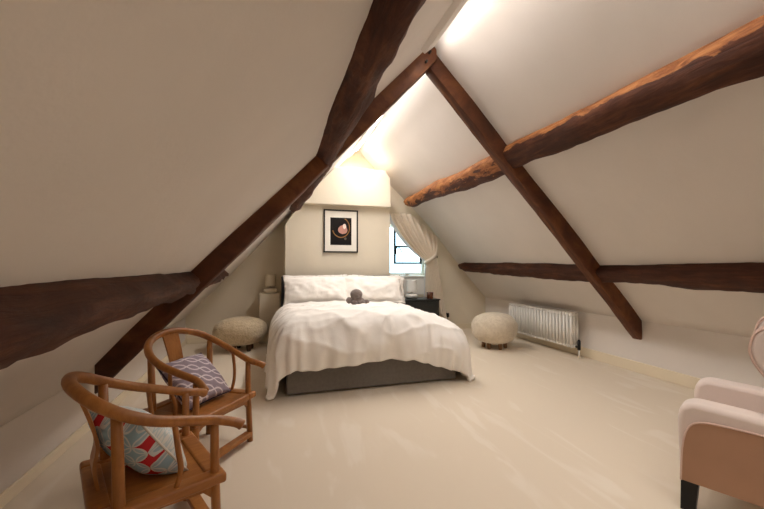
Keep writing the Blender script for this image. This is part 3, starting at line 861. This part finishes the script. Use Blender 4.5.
def chair_cushion(ch, rz, w, h, T, mat, pipe, lean, off, twist, label, seed):
    e = link('cushion', cushion_bm(w, h, T, 0, seed, .008, dent=.1), mat, smooth=True)
    base = Matrix.Translation(ch.location) @ Matrix.Rotation(rz, 4, 'Z') @ Matrix.Translation(off)
    e.matrix_world = base @ Matrix.Rotation(twist[1], 4, 'Z') @ Matrix.Rotation(lean, 4, 'Y') @ Matrix.Rotation(twist[0], 4, 'Z')
    link('piping', tubebm(seam_pts(w, h), .0055, 6, closed=True), pipe, e, True)
    return tag(e, label, 'cushion', 'patterned cushions on the wooden chairs')
chair_cushion(chA, FA, .37, .37, .19, M['quatrefoil'], M['cushion_pipe'], math.radians(54), Vector((-.055, -.005, .50)), (0.0, math.radians(24)), 'cushion with red and pale blue motifs in the nearer wooden chair', 5)
chair_cushion(chB, FB, .38, .38, .14, M['lavender'], M['cushion_dark'], math.radians(42), Vector((-.05, -.0, .50)), (.0, 0), 'lavender cushion with white trellis lines in the farther wooden chair', 6)

# ------------------------------------------------------------------ blush armchair at the right
P0 = Vector((2.075, 1.425, 0)); ang = math.atan2(-.43, .90)     # local +y is the chair's front, +x the sitter's right
ac = empty('blush_armchair', P0, 'blush velvet wing armchair with black legs at the right', 'armchair', rz=math.atan2(.43, .90))
def AB(a, b): return boxbm(a, b)
W, D = .70, .74
def arm(x0, x1, side):
    # side profile along y (0 = front, negative = back), softly rounded
    bm = bmesh.new(); prof = []
    z0, zt = .16, .575
    ys = [(-D, z0), (-D, zt-.03), (-.5, zt-.02), (-.2, zt-.005), (-.06, zt), (-.012, zt-.03), (0, zt-.09), (.0, .40), (-.005, z0)]
    prism(bm, ys, lambda p: (x0, p[0], p[1]), lambda p: (x1, p[0], p[1]))
    o = link('armrest', bm, M['velvet'], ac); mod_bevel(o, .05, 6)
    return o
AT = .15
arm(0, AT, -1); arm(W-AT, W, 1)
# outer side panels with piped edge
pp = [(-D+.02,.165),(-D+.02,.50),(-.45,.495),(-.2,.498),(-.09,.485),(-.045,.44),(-.022,.34),(-.012,.165)]
for x0, x1, xp in ((-.012, .006, -.013), (W-.006, W+.012, W+.013)):
    bm = bmesh.new(); cp = [(v.x, v.y) for v in catmull([(a, b, 0) for a, b in pp[2:]], 5)]
    poly = pp[:2] + cp
    prism(bm, poly, lambda p: (x0, p[0], p[1]), lambda p: (x1, p[0], p[1]))
    sp = link('side_panel', bm, M['velvet_side'], ac); mod_bevel(sp, .004, 2)
    link('piping', tubebm([(xp*.9+(x0+x1)*.05, a, b) for a, b in poly[1:]], .005, 6), M['velvet_pipe'], sp, True)
o = link('seat_base', AB((AT-.02,-D+.05,.16),(W-AT+.02,-.03,.30)), M['velvet'], ac); mod_bevel(o, .02, 3)
o = link('seat_cushion', AB((AT-.005,-D+.16,.29),(W-AT+.005,.0,.42)), M['velvet'], ac); mod_bevel(o, .04, 5)
o = link('back', AB((.06,-D-.02,.17),(W-.06,-D+.14,1.0)), M['velvet'], ac); mod_bevel(o, .05, 5)
for x0, x1 in ((.015,.10),(W-.10,W-.015)):
    bm = bmesh.new()
    wp = catmull([(-.64,.55,0),(-.42,.575,0),(-.405,.66,0),(-.35,.74,0),(-.295,.83,0),(-.285,.91,0),(-.315,.98,0),(-.40,1.02,0),(-.52,1.03,0),(-.66,1.02,0)], 5)
    prism(bm, [(v.x, v.y) for v in wp], lambda p: (x0, p[0], p[1]), lambda p: (x1, p[0], p[1]))
    w_ = link('wing', bm, M['velvet'], ac); mod_bevel(w_, .022, 4)
    for xx in (x0+.006, x1-.006): link('piping', tubebm([(xx, v.x+.002, v.y+.002) for v in wp[4:-2]], .006, 6), M['velvet_pipe'], w_, True)
for x in (.045, W-.045):
    for y in (-.045, -D+.06):
        bm = bmesh.new()
        for_ = [(.036,.16),(.030,0)]
        v = []
        for r, z in for_: v.append([bm.verts.new((x+sx*r, y+sy*r+(.012 if z == 0 else 0), z)) for sx, sy in ((-1,-1),(1,-1),(1,1),(-1,1))])
        bm.faces.new(v[0]); bm.faces.new(v[1][::-1])
        for k in range(4): bm.faces.new((v[0][k], v[1][k], v[1][(k+1) % 4], v[0][(k+1) % 4]))
        link('leg', bm, M['blackleg'], ac)

# ------------------------------------------------------------------ light
w = bpy.data.worlds.new('sky'); S.world = w; w.use_nodes = True
nt = w.node_tree; bg = nt.nodes['Background']
tc = nd(nt, 'ShaderNodeTexCoord'); nz = nd(nt, 'ShaderNodeTexNoise'); nz.inputs['Scale'].default_value = 5
nt.links.new(tc.outputs['Generated'], nz.inputs['Vector'])
nt.links.new(ramp(nt, nz.outputs['Fac'], [(.38, srgb(170,214,232)), (.62, srgb(216,240,248))]), bg.inputs['Color'])
bg.inputs['Strength'].default_value = 4.0
pd = bpy.data.lights.new('window_portal', 'AREA'); pd.shape = 'RECTANGLE'; pd.size = WX1-WX0; pd.size_y = WZ1-WZ0; pd.cycles.is_portal = True
po = bpy.data.objects.new('window_portal', pd); COL.objects.link(po)
po.location = ((WX0+WX1)/2, YB+.345, (WZ0+WZ1)/2); po.rotation_euler = (-PI/2, 0, 0)

# ------------------------------------------------------------------ camera
cd = bpy.data.cameras.new('camera'); cd.sensor_width = 36; cd.lens = 36*360/764; cd.clip_start = .05
cam = bpy.data.objects.new('camera', cd); COL.objects.link(cam)
cam.location = (0, 0, 1.30)
cam.rotation_euler = (PI/2 + math.atan(10.5/360), 0, -math.atan(107/360))
S.camera = cam
S.view_settings.view_transform = 'Standard'; S.view_settings.look = 'None'
S.view_settings.gamma = 1; S.view_settings.exposure = 0.06; S.view_settings.use_curve_mapping = False
S.cycles.use_denoising = True
S.cycles.max_bounces = 10; S.cycles.diffuse_bounces = 8
S.cycles.sample_clamp_indirect = 8
